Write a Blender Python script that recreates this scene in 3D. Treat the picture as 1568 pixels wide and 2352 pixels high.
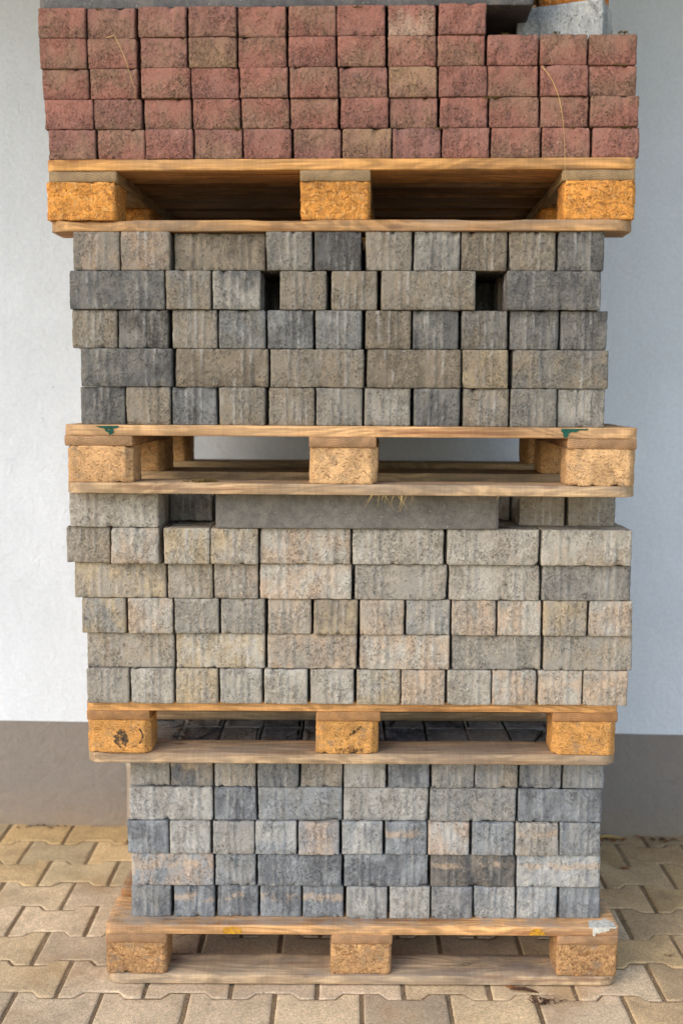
import bpy, math, random
from mathutils import Vector, Matrix, noise

# ------------------------------------------------------------------ scene, camera, light
for o in list(bpy.data.objects):
    bpy.data.objects.remove(o, do_unlink=True)
S = bpy.context.scene
COL = S.collection
R = math.radians

CAM_LOC = Vector((-0.0531, -2.4149, 1.3895))
PITCH, ROLL, YAW = R(-6.4045), R(0.3003), R(0.0)
fw = Vector((-math.sin(YAW) * math.cos(PITCH), math.cos(YAW) * math.cos(PITCH), math.sin(PITCH)))
rt = Vector((math.cos(YAW), math.sin(YAW), 0))
up = rt.cross(fw)
rt, up = math.cos(ROLL) * rt + math.sin(ROLL) * up, -math.sin(ROLL) * rt + math.cos(ROLL) * up
cd = bpy.data.cameras.new('camera')
cam = bpy.data.objects.new('camera', cd)
COL.objects.link(cam)
m = Matrix((rt, up, -fw)).transposed().to_4x4()
m.translation = CAM_LOC
cam.matrix_world = m
cd.sensor_fit = 'HORIZONTAL'
cd.sensor_width = 24.0
cd.lens = 24.0 * 2500 / 1568
cd.clip_start, cd.clip_end = 0.05, 400
cd.dof.use_dof = True
cd.dof.focus_distance = 2.40
cd.dof.aperture_fstop = 2.4
S.camera = cam

# soft overcast daylight from the open yard, stronger from the left front
SUN_AZ, SUN_EL = R(-139), R(33)        # direction towards the light, measured in the ground plane from +X
SUN_DIR = Vector((math.cos(SUN_AZ) * math.cos(SUN_EL), math.sin(SUN_AZ) * math.cos(SUN_EL), math.sin(SUN_EL)))
w = bpy.data.worlds.new('World')
S.world = w
w.use_nodes = True
wn = w.node_tree
bg = wn.nodes['Background']
sky = wn.nodes.new('ShaderNodeTexSky')
sky.sky_type = 'NISHITA'
sky.sun_disc = False
sky.sun_elevation = SUN_EL
sky.sun_rotation = math.atan2(SUN_DIR.x, SUN_DIR.y)
sky.air_density = 1.0
sky.dust_density = 1.0
sky.ozone_density = 1.0
wn.links.new(sky.outputs[0], bg.inputs['Color'])
bg.inputs['Strength'].default_value = 0.15
ld = bpy.data.lights.new('sun', 'SUN')
ld.energy = 0.42
ld.angle = R(40)
ld.color = (1.0, 0.99, 0.975)
sun = bpy.data.objects.new('sun', ld)
COL.objects.link(sun)
sun.rotation_euler = (-SUN_DIR).to_track_quat('-Z', 'Y').to_euler()
sun.location = SUN_DIR * 20

S.view_settings.view_transform = 'Standard'
S.view_settings.look = 'None'
S.view_settings.gamma = 1
S.view_settings.use_curve_mapping = False
S.view_settings.exposure = 1.45

# ------------------------------------------------------------------ helpers
rnd = random.Random(7)


def lin(r, g, b):
    f = lambda c: ((c / 255 + 0.055) / 1.055) ** 2.4 if c > 10 else c / 255 / 12.92
    return (f(r), f(g), f(b))


def tag(o, label=None, cat=None, group=None, kind=None):
    if label: o['label'] = label
    if cat: o['category'] = cat
    if group: o['group'] = group
    if kind: o['kind'] = kind
    return o


def obj(name, me, mat=None, parent=None, loc=(0, 0, 0), rot=(0, 0, 0)):
    o = bpy.data.objects.new(name, me)
    COL.objects.link(o)
    o.location = loc
    o.rotation_euler = rot
    if mat and not me.materials:
        me.materials.append(mat)
    if parent: o.parent = parent
    return o


def empty(name, loc=(0, 0, 0), rz=0):
    o = bpy.data.objects.new(name, None)
    COL.objects.link(o)
    o.location = loc
    o.rotation_euler = (0, 0, rz)
    o.empty_display_size = 0.1
    return o


def mesh(name, vs, fs, smooth=True):
    me = bpy.data.meshes.new(name)
    me.from_pydata([tuple(v) for v in vs], [], fs)
    if smooth:
        me.polygons.foreach_set('use_smooth', [True] * len(me.polygons))
    me.update()
    return me


def dense(poly, step):
    out = []
    n = len(poly)
    for i in range(n):
        a, b = Vector(poly[i]), Vector(poly[(i + 1) % n])
        k = max(1, round((b - a).length / step))
        for j in range(k):
            out.append(a.lerp(b, j / k))
    return out


def normals2(pts):
    n = len(pts)
    out = []
    for i in range(n):
        d = pts[(i + 1) % n] - pts[i - 1]
        out.append(Vector((d.y, -d.x)).normalized())   # outward for a counter-clockwise outline
    return out


def rough_prism(name, outline, rings, amp=0.0008, freq=60, seed=0, rib=None, chip=0.0, cap_in=0.008):
    """outline: ccw Vector2 list; rings: [(z, inset)] bottom to top; rough, slightly chipped solid"""
    off = Vector((seed * 7.31, seed * 3.7, seed * 1.9))
    nr = normals2(outline)
    n = len(outline)
    vs = []
    last = len(rings) - 1
    zt, zb = rings[-1][0], rings[0][0]
    full = [(zb, rings[0][1] + cap_in)] + list(rings) + [(zt, rings[-1][1] + cap_in)]
    for k, (z, ins) in enumerate(full):
        for p, nn in zip(outline, nr):
            q = Vector((p.x, p.y, z))
            d = amp * noise.fractal(q * freq + off, 1.0, 2.0, 3)
            d += amp * 1.2 * noise.noise(q * freq * 0.22 + off)
            if rib: d += rib(p, nn) * (1 if 0.004 < z - zb < (zt - zb) - 0.004 else 0.4)
            e = 0
            if chip:
                lv = (0 if z < (zb + zt) / 2 else 9)
                c = noise.noise(Vector((p.x * 45, p.y * 45, lv)) + off * 1.7) + 0.55 * noise.noise(Vector((p.x * 125, p.y * 125, lv)) + off)
                near = 1 if min(z - zb, zt - z) < 0.006 else 0.25
                e = chip * max(0, c - 0.25) * 2.2 * near
            dz = 0
            if k in (0, len(full) - 1): dz = amp * 0.6 * noise.noise(q * freq * 0.3 + off)
            m_ = p - nn * (ins + e - d)
            zz = z + dz
            if e and k in (0, 1, len(full) - 1, len(full) - 2):
                zz += e * 0.7 * (1 if z < (zb + zt) / 2 else -1)
            vs.append((m_.x, m_.y, zz))
    fs = []
    for k in range(len(full) - 1):
        for i in range(n):
            j = (i + 1) % n
            fs.append((k * n + i, k * n + j, (k + 1) * n + j, (k + 1) * n + i))
    fs.append(tuple(reversed(range(n))))
    fs.append(tuple(range((len(full) - 1) * n, len(full) * n)))
    return mesh(name, vs, fs)


def board_mesh(name, L, W, T, seed=0, cut=(0, 0, 0, 0), amp=0.0009, wane=0.0):
    """a sawn board, length on X, width on Y, thickness on Z from 0; cut = corner cuts at (x-,y-) (x+,y-) (x+,y+) (x-,y+)"""
    off = Vector((seed * 5.1, seed * 2.3, seed))
    r = 0.0022
    sec = []
    for sy, sz in ((-1, -1), (1, -1), (1, 1), (-1, 1)):
        cy, cz = sy * (W / 2 - r), (T / 2) + sz * (T / 2 - r)
        a0 = math.atan2(sz, sy)
        for da in (-0.6, 0, 0.6):
            a = a0 + da
            sec.append((cy + r * 1.3 * math.cos(a), cz + r * 1.3 * math.sin(a)))
    # extra points along the wide faces
    full = []
    for i, s in enumerate(sec):
        full.append(s)
        t = sec[(i + 1) % len(sec)]
        d = math.hypot(t[0] - s[0], t[1] - s[1])
        k = int(d / 0.012)
        for j in range(1, k):
            full.append((s[0] + (t[0] - s[0]) * j / k, s[1] + (t[1] - s[1]) * j / k))
    sec = full
    n = len(sec)
    N = max(8, int(L / 0.018))
    xs = [-L / 2, -L / 2 + 0.0018] + [-L / 2 + L * i / N for i in range(1, N)] + [L / 2 - 0.0018, L / 2]
    vs, fs = [], []
    for xi, x in enumerate(xs):
        shrink = 0.0018 if xi in (0, len(xs) - 1) else 0
        for (y, z) in sec:
            yy, zz = y, z
            e = L / 2 - abs(x)
            for ci, c in enumerate(cut):
                if not c: continue
                sx = -1 if ci in (0, 3) else 1
                sy = -1 if ci in (0, 1) else 1
                if x * sx > 0 and e < c:
                    lim = W / 2 - (c - e)
                    if sy * yy > lim: yy = sy * lim
            yy -= math.copysign(min(shrink, abs(yy)), yy)
            zz += shrink if z < T / 2 else -shrink
            q = Vector((x, y, z))
            d1 = amp * 1.6 * noise.noise(Vector((x * 3, y * 8, 0)) + off)
            d2 = amp * 0.8 * noise.noise(Vector((x * 16, y * 60, z * 60)) + off)
            d3 = amp * 0.5 * noise.noise(Vector((x * 60, y * 60, z * 60)) + off)
            if wane and z > T * 0.4 and y < -W / 2 + 0.006:
                wv = max(0, noise.noise(Vector((x * 5, 0, 0)) + off * 3) - 0.15) * wane
                zz -= wv if z > T * 0.8 else 0
                yy += wv * 0.7
            ex = 0.0015 * noise.noise(Vector((0, y * 40, z * 60)) + off) if xi in (0, 1, len(xs) - 2, len(xs) - 1) else 0
            vs.append((x + ex, yy + (d2 + d3) * (1 if y > 0 else -1) * (0.4 + 0.6 * (abs(y) > W / 2 - 0.004)), zz + d1 * 0.25 + d2 * 0.6))
    for a in range(len(xs) - 1):
        for i in range(n):
            j = (i + 1) % n
            fs.append((a * n + j, a * n + i, (a + 1) * n + i, (a + 1) * n + j))
    fs.append(tuple(range(n)))
    fs.append(tuple(reversed(range((len(xs) - 1) * n, len(xs) * n))))
    me = mesh(name, vs, fs)
    return me


def tube_mesh(name, pts, r, sides=5, taper=True):
    vs, fs = [], []
    pts = [Vector(p) for p in pts]
    for i, p in enumerate(pts):
        d = (pts[min(i + 1, len(pts) - 1)] - pts[max(i - 1, 0)]).normalized()
        a = d.orthogonal().normalized()
        b = d.cross(a)
        rr = r * (1 - 0.7 * i / (len(pts) - 1)) if taper else r
        for k in range(sides):
            t = 2 * math.pi * k / sides
            vs.append(p + (a * math.cos(t) + b * math.sin(t)) * rr)
    for i in range(len(pts) - 1):
        for k in range(sides):
            l = (k + 1) % sides
            fs.append((i * sides + k, i * sides + l, (i + 1) * sides + l, (i + 1) * sides + k))
    fs.append(tuple(reversed(range(sides))))
    fs.append(tuple(range((len(pts) - 1) * sides, len(pts) * sides)))
    return mesh(name, vs, fs)


def merge(name, meshes):
    vs, fs = [], []
    for me in meshes:
        b = len(vs)
        vs += [v.co.copy() for v in me.vertices]
        fs += [tuple(i + b for i in p.vertices) for p in me.polygons]
    return mesh(name, vs, fs)


def patch_mesh(name, outline, th=0.0006):
    """thin irregular film lying in local XZ, facing -Y"""
    n = len(outline)
    vs = [(x, -th, z) for x, z in outline] + [(x * 1.0, 0.002, z) for x, z in outline]
    fs = [tuple(range(n))] + [(i, i + n, (i + 1) % n + n, (i + 1) % n) for i in range(n)]
    return mesh(name, vs, fs, False)


# ------------------------------------------------------------------ materials
class NT:
    def __init__(s, name):
        s.mat = bpy.data.materials.new(name)
        s.mat.use_nodes = True
        s.t = s.mat.node_tree
        s.b = s.t.nodes['Principled BSDF']
        s.b.inputs['Specular IOR Level'].default_value = 0.25

    def n(s, typ, **kw):
        nd = s.t.nodes.new('ShaderNode' + typ)
        for k, v in kw.items():
            setattr(nd, k, v)
        return nd

    def put(s, sock, v):
        if hasattr(v, 'is_output') or isinstance(v, bpy.types.NodeSocket):
            s.t.links.new(v, sock)
        else:
            sock.default_value = v

    def math(s, op, a, b=None, c=None, clamp=False):
        nd = s.n('Math', operation=op, use_clamp=clamp)
        s.put(nd.inputs[0], a)
        if b is not None: s.put(nd.inputs[1], b)
        if c is not None: s.put(nd.inputs[2], c)
        return nd.outputs[0]

    def vmath(s, op, a, b):
        nd = s.n('VectorMath', operation=op)
        s.put(nd.inputs[0], a)
        s.put(nd.inputs[1], b)
        return nd.outputs[0]

    def noise(s, vec, scale, detail=3, rough=0.55, dist=0.0, out='Fac'):
        nd = s.n('TexNoise')
        s.put(nd.inputs['Vector'], vec)
        nd.inputs['Scale'].default_value = scale
        nd.inputs['Detail'].default_value = detail
        nd.inputs['Roughness'].default_value = rough
        nd.inputs['Distortion'].default_value = dist
        return nd.outputs[out]

    def voro(s, vec, scale, out='Distance', feature='F1', rand=1.0):
        nd = s.n('TexVoronoi', feature=feature)
        s.put(nd.inputs['Vector'], vec)
        nd.inputs['Scale'].default_value = scale
        nd.inputs['Randomness'].default_value = rand
        return nd.outputs[out]

    def step(s, v, a, b, lo=0.0, hi=1.0):
        nd = s.n('MapRange', interpolation_type='SMOOTHSTEP')
        s.put(nd.inputs[0], v)
        nd.inputs[1].default_value = a
        nd.inputs[2].default_value = b
        nd.inputs[3].default_value = lo
        nd.inputs[4].default_value = hi
        return nd.outputs[0]

    def mix(s, fac, a, b, mode='MIX'):
        nd = s.n('Mix', data_type='RGBA', blend_type=mode)
        s.put(nd.inputs[0], fac)
        s.put(nd.inputs[6], a if not isinstance(a, tuple) else (*a[:3], 1))
        s.put(nd.inputs[7], b if not isinstance(b, tuple) else (*b[:3], 1))
        return nd.outputs[2]

    def scale(s, col, f):
        """multiply a colour by a float socket"""
        nd = s.n('VectorMath', operation='SCALE')
        s.put(nd.inputs[0], col)
        s.put(nd.inputs[3], f)
        return nd.outputs[0]

    def coord(s, out='Object', rand=True, stretch=None):
        v = s.n('TexCoord').outputs[out]
        if rand:
            oi = s.n('ObjectInfo')
            c = s.n('CombineXYZ')
            s.put(c.inputs[0], s.math('MULTIPLY', oi.outputs['Random'], 37.0))
            s.put(c.inputs[1], s.math('MULTIPLY', oi.outputs['Random'], 91.0))
            s.put(c.inputs[2], s.math('MULTIPLY', oi.outputs['Random'], 13.0))
            v2 = s.vmath('ADD', v, c.outputs[0])
        else:
            v2 = v
        if stretch: v2 = s.vmath('MULTIPLY', v2, stretch)
        return v2

    def sep(s, vec):
        nd = s.n('SeparateXYZ')
        s.put(nd.inputs[0], vec)
        return nd.outputs

    def attr(s, name, out='Fac'):
        return s.n('Attribute', attribute_type='OBJECT', attribute_name=name).outputs[out]

    def bump(s, h, dist, strength=1.0, normal=None):
        nd = s.n('Bump')
        nd.inputs['Strength'].default_value = strength
        nd.inputs['Distance'].default_value = dist
        s.put(nd.inputs['Height'], h)
        if normal: s.put(nd.inputs['Normal'], normal)
        return nd.outputs[0]

    def done(s, col, rough=0.9, normal=None):
        s.put(s.b.inputs['Base Color'], col if not isinstance(col, tuple) else (*col[:3], 1))
        s.put(s.b.inputs['Roughness'], rough)
        if normal: s.put(s.b.inputs['Normal'], normal)
        return s.mat


def mat_stone(name, red=False):
    t = NT(name)
    v = t.coord()
    tc = t.n('TexCoord')
    loc = tc.outputs['Object']
    x, y, z = t.sep(loc)
    nx, ny, nz = t.sep(tc.outputs['Normal'])
    base = t.n('ObjectInfo').outputs['Color']
    tone = t.attr('tone', 'Color')
    streak = t.noise(t.vmath('MULTIPLY', v, (1, 1, 0.28)), 42, 4, 0.6, 0.4)
    cloud = t.noise(v, 15, 4, 0.6)
    f = t.math('ADD', t.math('MULTIPLY', streak, 0.5), t.math('MULTIPLY', cloud, 0.5))
    if red:
        f = t.math('SUBTRACT', f, t.math('MULTIPLY', z, 3.6))
        f = t.step(f, 0.36, 0.66)
    else:
        f = t.step(f, 0.40, 0.60)
    col = t.mix(f, base, tone)
    # aggregate grain, soft dirt and grime that belong to the stone itself
    grit = t.noise(v, 330, 3, 0.65)
    grain = t.noise(v, 105, 5, 0.68)
    rough = t.step(t.noise(v, 17, 3, 0.6), 0.38, 0.60, 0.25, 1.0)      # smooth cast skin here, crumbly there
    if red:
        rough = t.math('ADD', rough, t.math('MULTIPLY', z, -9.0), clamp=True)
    gm = t.math('ADD', 1.0, t.math('MULTIPLY', t.math('SUBTRACT', grit, 0.5), 0.9))
    col = t.scale(col, gm)
    gg = t.math('ADD', 1.0, t.math('MULTIPLY', t.math('MULTIPLY', t.math('SUBTRACT', grain, 0.5), 1.7), rough))
    col = t.scale(col, gg)
    dirt = t.step(t.noise(v, 26, 6, 0.72, 0.5), 0.54, 0.76)
    col = t.mix(t.math('MULTIPLY', dirt, 0.6), col, lin(84, 72, 58) if red else lin(88, 84, 78))
    if not red:
        smear = t.step(t.noise(t.vmath('MULTIPLY', v, (1, 1, 0.42)), 23, 5, 0.68, 0.8), 0.55, 0.72)
        col = t.mix(t.math('MULTIPLY', smear, 0.42), col, t.mix(0.5, base, lin(74, 68, 62)))
    if red:
        moss = t.step(t.noise(v, 34, 5, 0.7), 0.58, 0.72)
        col = t.mix(t.math('MULTIPLY', moss, 0.42), col, lin(120, 106, 72))
        worn = t.step(t.noise(v, 48, 4, 0.7), 0.60, 0.74)
        col = t.mix(t.math('MULTIPLY', worn, 0.42), col, lin(184, 146, 126))
    else:
        # lime bloom, painted lighter along the spacer ribs to strengthen their shading
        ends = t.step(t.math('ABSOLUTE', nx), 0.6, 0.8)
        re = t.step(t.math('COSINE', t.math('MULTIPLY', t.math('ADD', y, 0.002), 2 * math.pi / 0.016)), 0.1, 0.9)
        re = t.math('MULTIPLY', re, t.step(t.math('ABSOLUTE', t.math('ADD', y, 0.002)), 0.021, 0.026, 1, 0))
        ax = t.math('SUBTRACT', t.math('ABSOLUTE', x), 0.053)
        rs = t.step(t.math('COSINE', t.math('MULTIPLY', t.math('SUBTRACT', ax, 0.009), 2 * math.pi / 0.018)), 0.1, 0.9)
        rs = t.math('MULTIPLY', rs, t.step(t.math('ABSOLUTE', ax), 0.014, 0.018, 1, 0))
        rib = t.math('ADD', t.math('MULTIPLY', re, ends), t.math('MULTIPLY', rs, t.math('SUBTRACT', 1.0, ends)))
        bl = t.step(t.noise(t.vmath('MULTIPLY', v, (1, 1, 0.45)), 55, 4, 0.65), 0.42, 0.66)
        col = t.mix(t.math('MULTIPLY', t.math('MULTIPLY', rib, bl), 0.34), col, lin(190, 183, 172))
        lime = t.step(t.noise(t.vmath('MULTIPLY', v, (1, 1, 0.16)), 75, 3, 0.55), 0.60, 0.78)
        col = t.mix(t.math('MULTIPLY', lime, 0.28), col, lin(200, 195, 186))
        zz = t.math('ADD', z, t.math('MULTIPLY', t.math('SUBTRACT', t.noise(v, 22, 3), 0.5), 0.035))
        band = t.math('MULTIPLY', t.step(t.math('ABSOLUTE', t.math('SUBTRACT', zz, 0.012)), 0.004, 0.011, 1, 0), t.attr('band'))
        band = t.math('MULTIPLY', band, t.step(t.noise(v, 35, 3), 0.40, 0.55))
        col = t.mix(t.math('MULTIPLY', band, 0.6), col, lin(186, 160, 132))
    # open pores, crowded where the skin is crumbly
    pn = t.math('SUBTRACT', t.noise(v, 270 if red else 260, 4, 0.62, 0.4), t.math('MULTIPLY', rough, 0.085 if red else 0.075))
    pores = t.step(pn, 0.26, 0.37, 1.0, 0.0)
    col = t.mix(t.math('MULTIPLY', pores, 0.48 if red else 0.30), col, lin(58, 44, 36) if red else lin(70, 65, 60))
    h = t.math('SUBTRACT', t.math('MULTIPLY', t.math('ADD', t.math('MULTIPLY', grain, 1.1), t.math('MULTIPLY', grit, 0.4)), t.math('ADD', rough, 0.25)), t.math('MULTIPLY', pores, 0.6))
    nrm = t.bump(h, 0.0060 if red else 0.0044, 1.0)
    return t.done(col, 0.93, nrm)


def mat_kerb():
    t = NT('dark_concrete')
    v = t.coord()
    base = t.n('ObjectInfo').outputs['Color']
    g = t.noise(v, 380, 4, 0.7)
    c = t.scale(base, t.step(g, 0.3, 0.7, 0.8, 1.2))
    c = t.scale(c, t.step(t.noise(v, 9, 4, 0.6), 0.3, 0.7, 0.82, 1.15))
    c = t.scale(c, t.step(t.noise(v, 70, 5, 0.7), 0.3, 0.7, 0.80, 1.18))
    du = t.step(t.noise(t.vmath('MULTIPLY', v, (1, 1, 0.5)), 14, 5, 0.7, 0.5), 0.50, 0.72)
    c = t.mix(t.math('MULTIPLY', du, 0.35), c, lin(150, 138, 122))
    sp = t.step(t.voro(v, 130), 0.10, 0.19, 1, 0)
    sp = t.math('MULTIPLY', sp, t.step(t.noise(v, 60, 1), 0.52, 0.6))
    c = t.mix(t.math('MULTIPLY', sp, 0.7), c, lin(190, 178, 160))
    return t.done(c, 0.9, t.bump(t.math('ADD', g, t.noise(v, 120, 3)), 0.0009, 0.8))


def mat_wood():
    t = NT('sawn_wood')
    v = t.coord()
    tc = t.n('TexCoord')
    nx, ny, nz = t.sep(tc.outputs['Normal'])
    base = t.n('ObjectInfo').outputs['Color']
    wear = t.attr('wear')
    dust = t.attr('dust')
    gv = t.vmath('MULTIPLY', v, (1.6, 32, 32))
    wob = t.noise(t.vmath('MULTIPLY', v, (2.0, 9, 9)), 1.0, 3, 0.55, 1.2)
    rings = t.math('SINE', t.math('MULTIPLY', t.math('ADD', wob, t.math('MULTIPLY', t.noise(gv, 0.5, 2), 0.25)), 58.0))
    fib = t.noise(t.vmath('MULTIPLY', v, (9, 260, 260)), 1.0, 4, 0.6)
    gcol = t.noise(gv, 1.0, 4, 0.6, 0.3)
    c = t.scale(base, t.step(rings, -0.9, 1.0, 0.76, 1.10))
    c = t.scale(c, t.step(fib, 0.3, 0.7, 0.74, 1.18))
    c = t.mix(t.step(gcol, 0.50, 0.72), c, t.mix(0.75, base, lin(120, 66, 28), 'MULTIPLY'))
    # knots
    kv = t.vmath('MULTIPLY', v, (5.0, 16, 16))
    kd = t.voro(kv, 1.0)
    kn = t.step(kd, 0.07, 0.15, 1, 0)
    c = t.mix(t.math('MULTIPLY', kn, 0.75), c, lin(104, 62, 30))
    # grey weathering and dirty stains
    wn_ = t.math('MULTIPLY', t.step(t.noise(t.vmath('MULTIPLY', v, (3, 16, 16)), 1.0, 5, 0.62), 0.40, 0.70), wear)
    c = t.mix(wn_, c, lin(134, 118, 100))
    st = t.math('MULTIPLY', t.step(t.noise(t.vmath('MULTIPLY', v, (7, 22, 22)), 1.0, 5, 0.7), 0.60, 0.78), wear)
    c = t.mix(t.math('MULTIPLY', st, 0.8), c, lin(70, 58, 46))
    sp = t.step(t.noise(t.vmath('MULTIPLY', v, (2.2, 120, 120)), 1.0, 2, 0.5, 0.4), 0.22, 0.29, 1, 0)
    c = t.mix(t.math('MULTIPLY', sp, 0.6), c, lin(70, 44, 26))
    saw = t.noise(t.vmath('MULTIPLY', v, (240, 5, 5)), 1.0, 2, 0.5)
    c = t.scale(c, t.step(saw, 0.3, 0.7, 0.93, 1.05))
    big = t.noise(t.vmath('MULTIPLY', v, (4, 6, 6)), 1.0, 4, 0.6)
    c = t.scale(c, t.step(big, 0.3, 0.7, 0.76, 1.14))
    # end grain
    end = t.step(t.math('ABSOLUTE', nx), 0.6, 0.8)
    px, py, pz = t.sep(tc.outputs['Object'])
    oi = t.n('ObjectInfo').outputs['Random']
    cy = t.math('SUBTRACT', py, t.math('MULTIPLY', t.math('SUBTRACT', oi, 0.5), 0.12))
    cz = t.math('ADD', pz, t.math('MULTIPLY', oi, 0.07))
    rad = t.math('SQRT', t.math('ADD', t.math('MULTIPLY', cy, cy), t.math('MULTIPLY', cz, cz)))
    rg = t.math('SINE', t.math('MULTIPLY', t.math('ADD', rad, t.math('MULTIPLY', t.noise(v, 30, 2), 0.004)), 1350))
    ec = t.scale(base, t.step(rg, -0.7, 1.0, 0.62, 0.98))
    ec = t.scale(ec, t.step(t.noise(v, 34, 5, 0.65), 0.3, 0.7, 0.62, 1.12))
    ec = t.mix(t.math('MULTIPLY', wear, 0.5), ec, lin(140, 116, 92))
    c = t.mix(end, c, ec)
    # pale concrete dust on upward faces under the stones
    dm = t.step(t.math('ADD', t.noise(v, 26, 5, 0.65), t.math('MULTIPLY', t.noise(v, 7, 2), 0.6)), 0.70, 0.92)
    dm = t.math('MULTIPLY', t.math('MULTIPLY', dm, t.step(nz, 0.5, 0.8)), dust)
    c = t.mix(t.math('MULTIPLY', dm, 0.5), c, lin(158, 146, 130))
    h = t.math('ADD', t.math('ADD', t.math('MULTIPLY', fib, 0.7), t.math('MULTIPLY', rings, 0.12)), t.math('SUBTRACT', t.math('MULTIPLY', saw, 0.25), t.math('MULTIPLY', sp, 0.6)))
    nrm = t.bump(h, 0.0014, 1.0)
    return t.done(c, 0.78, nrm)


def mat_chip(name, coarse=True):
    t = NT(name)
    v = t.coord()
    base = t.n('ObjectInfo').outputs['Color']
    wear = t.attr('wear')
    wv = t.n('TexNoise')
    t.put(wv.inputs['Vector'], v)
    wv.inputs['Scale'].default_value = 38
    wv.inputs['Detail'].default_value = 2
    ww = t.vmath('ADD', v, t.scale(wv.outputs['Color'], 0.03))
    sc = 230 if coarse else 420
    lay = []
    for i, (st, k) in enumerate((((0.30, 1, 1.2), 1.0), ((1.2, 1, 0.32), 1.25), ((0.75, 1, 0.75), 1.7))):
        vv = t.vmath('ADD', t.vmath('MULTIPLY', ww, st), (i * 3.1, i * 1.7, i * 0.9))
        lay.append(t.sep(t.voro(vv, sc * k, 'Color')))
    p1 = t.step(lay[0][1], 0.40, 0.46)
    p2 = t.step(lay[1][1], 0.50, 0.56)
    val = t.math('ADD', t.math('MULTIPLY', lay[0][0], t.math('SUBTRACT', 1.0, p1)), t.math('MULTIPLY', lay[1][0], p1))
    val = t.math('ADD', t.math('MULTIPLY', val, t.math('SUBTRACT', 1.0, t.math('MULTIPLY', p2, 0.6))), t.math('MULTIPLY', lay[2][0], t.math('MULTIPLY', p2, 0.6)))
    c = t.scale(base, t.step(val, 0.0, 1.0, 0.66 if coarse else 0.78, 1.20 if coarse else 1.13))
    c = t.mix(t.math('MULTIPLY', t.step(lay[1][2], 0.80, 0.92), 0.40), c, lin(224, 178, 112))
    c = t.mix(t.math('MULTIPLY', t.step(lay[0][2], 0.80, 0.90), 0.55), c, lin(120, 72, 34))
    c = t.scale(c, t.step(t.noise(v, 20, 5, 0.65), 0.3, 0.7, 0.74, 1.14))
    g = t.math('MULTIPLY', t.step(t.noise(v, 34, 5, 0.7), 0.50, 0.70), wear)
    c = t.mix(g, c, lin(138, 118, 96))
    holes = t.step(t.noise(v, 170, 3), 0.28, 0.36, 1, 0)
    c = t.mix(t.math('MULTIPLY', holes, 0.7), c, lin(66, 40, 20))
    h = t.math('SUBTRACT', t.math('ADD', t.math('MULTIPLY', val, 0.8), t.math('MULTIPLY', t.noise(v, 210, 4), 0.7)), holes)
    return t.done(c, 0.9, t.bump(h, 0.0022 if coarse else 0.0014, 1.0))


def mat_paver():
    t = NT('tan_paver')
    v = t.coord()
    oi = t.n('ObjectInfo')
    base = oi.outputs['Color']
    c = t.scale(base, t.step(t.noise(v, 8, 4, 0.6), 0.3, 0.7, 0.84, 1.12))
    c = t.scale(c, t.step(t.noise(v, 380, 3, 0.7), 0.3, 0.7, 0.64, 1.28))
    c = t.scale(c, t.step(t.noise(v, 130, 4, 0.7), 0.3, 0.7, 0.80, 1.14))
    # warm dirt and rusty leaf stains
    gw = t.n('NewGeometry').outputs['Position']
    d = t.step(t.noise(gw, 3.2, 5, 0.65, 0.5), 0.52, 0.72)
    c = t.mix(t.math('MULTIPLY', d, 0.50), c, lin(168, 128, 80))
    gd = t.step(t.noise(gw, 14, 5, 0.7, 0.4), 0.50, 0.74)
    c = t.mix(t.math('MULTIPLY', gd, 0.42), c, lin(136, 114, 86))
    s = t.step(t.noise(v, 34, 4, 0.6), 0.66, 0.76)
    c = t.mix(t.math('MULTIPLY', s, 0.5), c, lin(128, 84, 56))
    li = t.step(t.noise(v, 520, 2), 0.66, 0.74)
    c = t.mix(t.math('MULTIPLY', li, 0.5), c, lin(235, 222, 196))
    h = t.math('ADD', t.math('MULTIPLY', t.noise(v, 260, 3, 0.6), 0.5), t.math('MULTIPLY', t.noise(v, 40, 3), 0.6))
    return t.done(c, 0.88, t.bump(h, 0.0022, 0.8))


def mat_sand(name, a, b):
    t = NT(name)
    v = t.n('NewGeometry').outputs['Position']
    c = t.mix(t.step(t.noise(v, 240, 4, 0.7), 0.3, 0.7), a, b)
    c = t.scale(c, t.step(t.noise(v, 9, 4, 0.6), 0.3, 0.7, 0.75, 1.2))
    return t.done(c, 0.95, t.bump(t.noise(v, 180, 4, 0.7), 0.006, 1.0))


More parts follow.
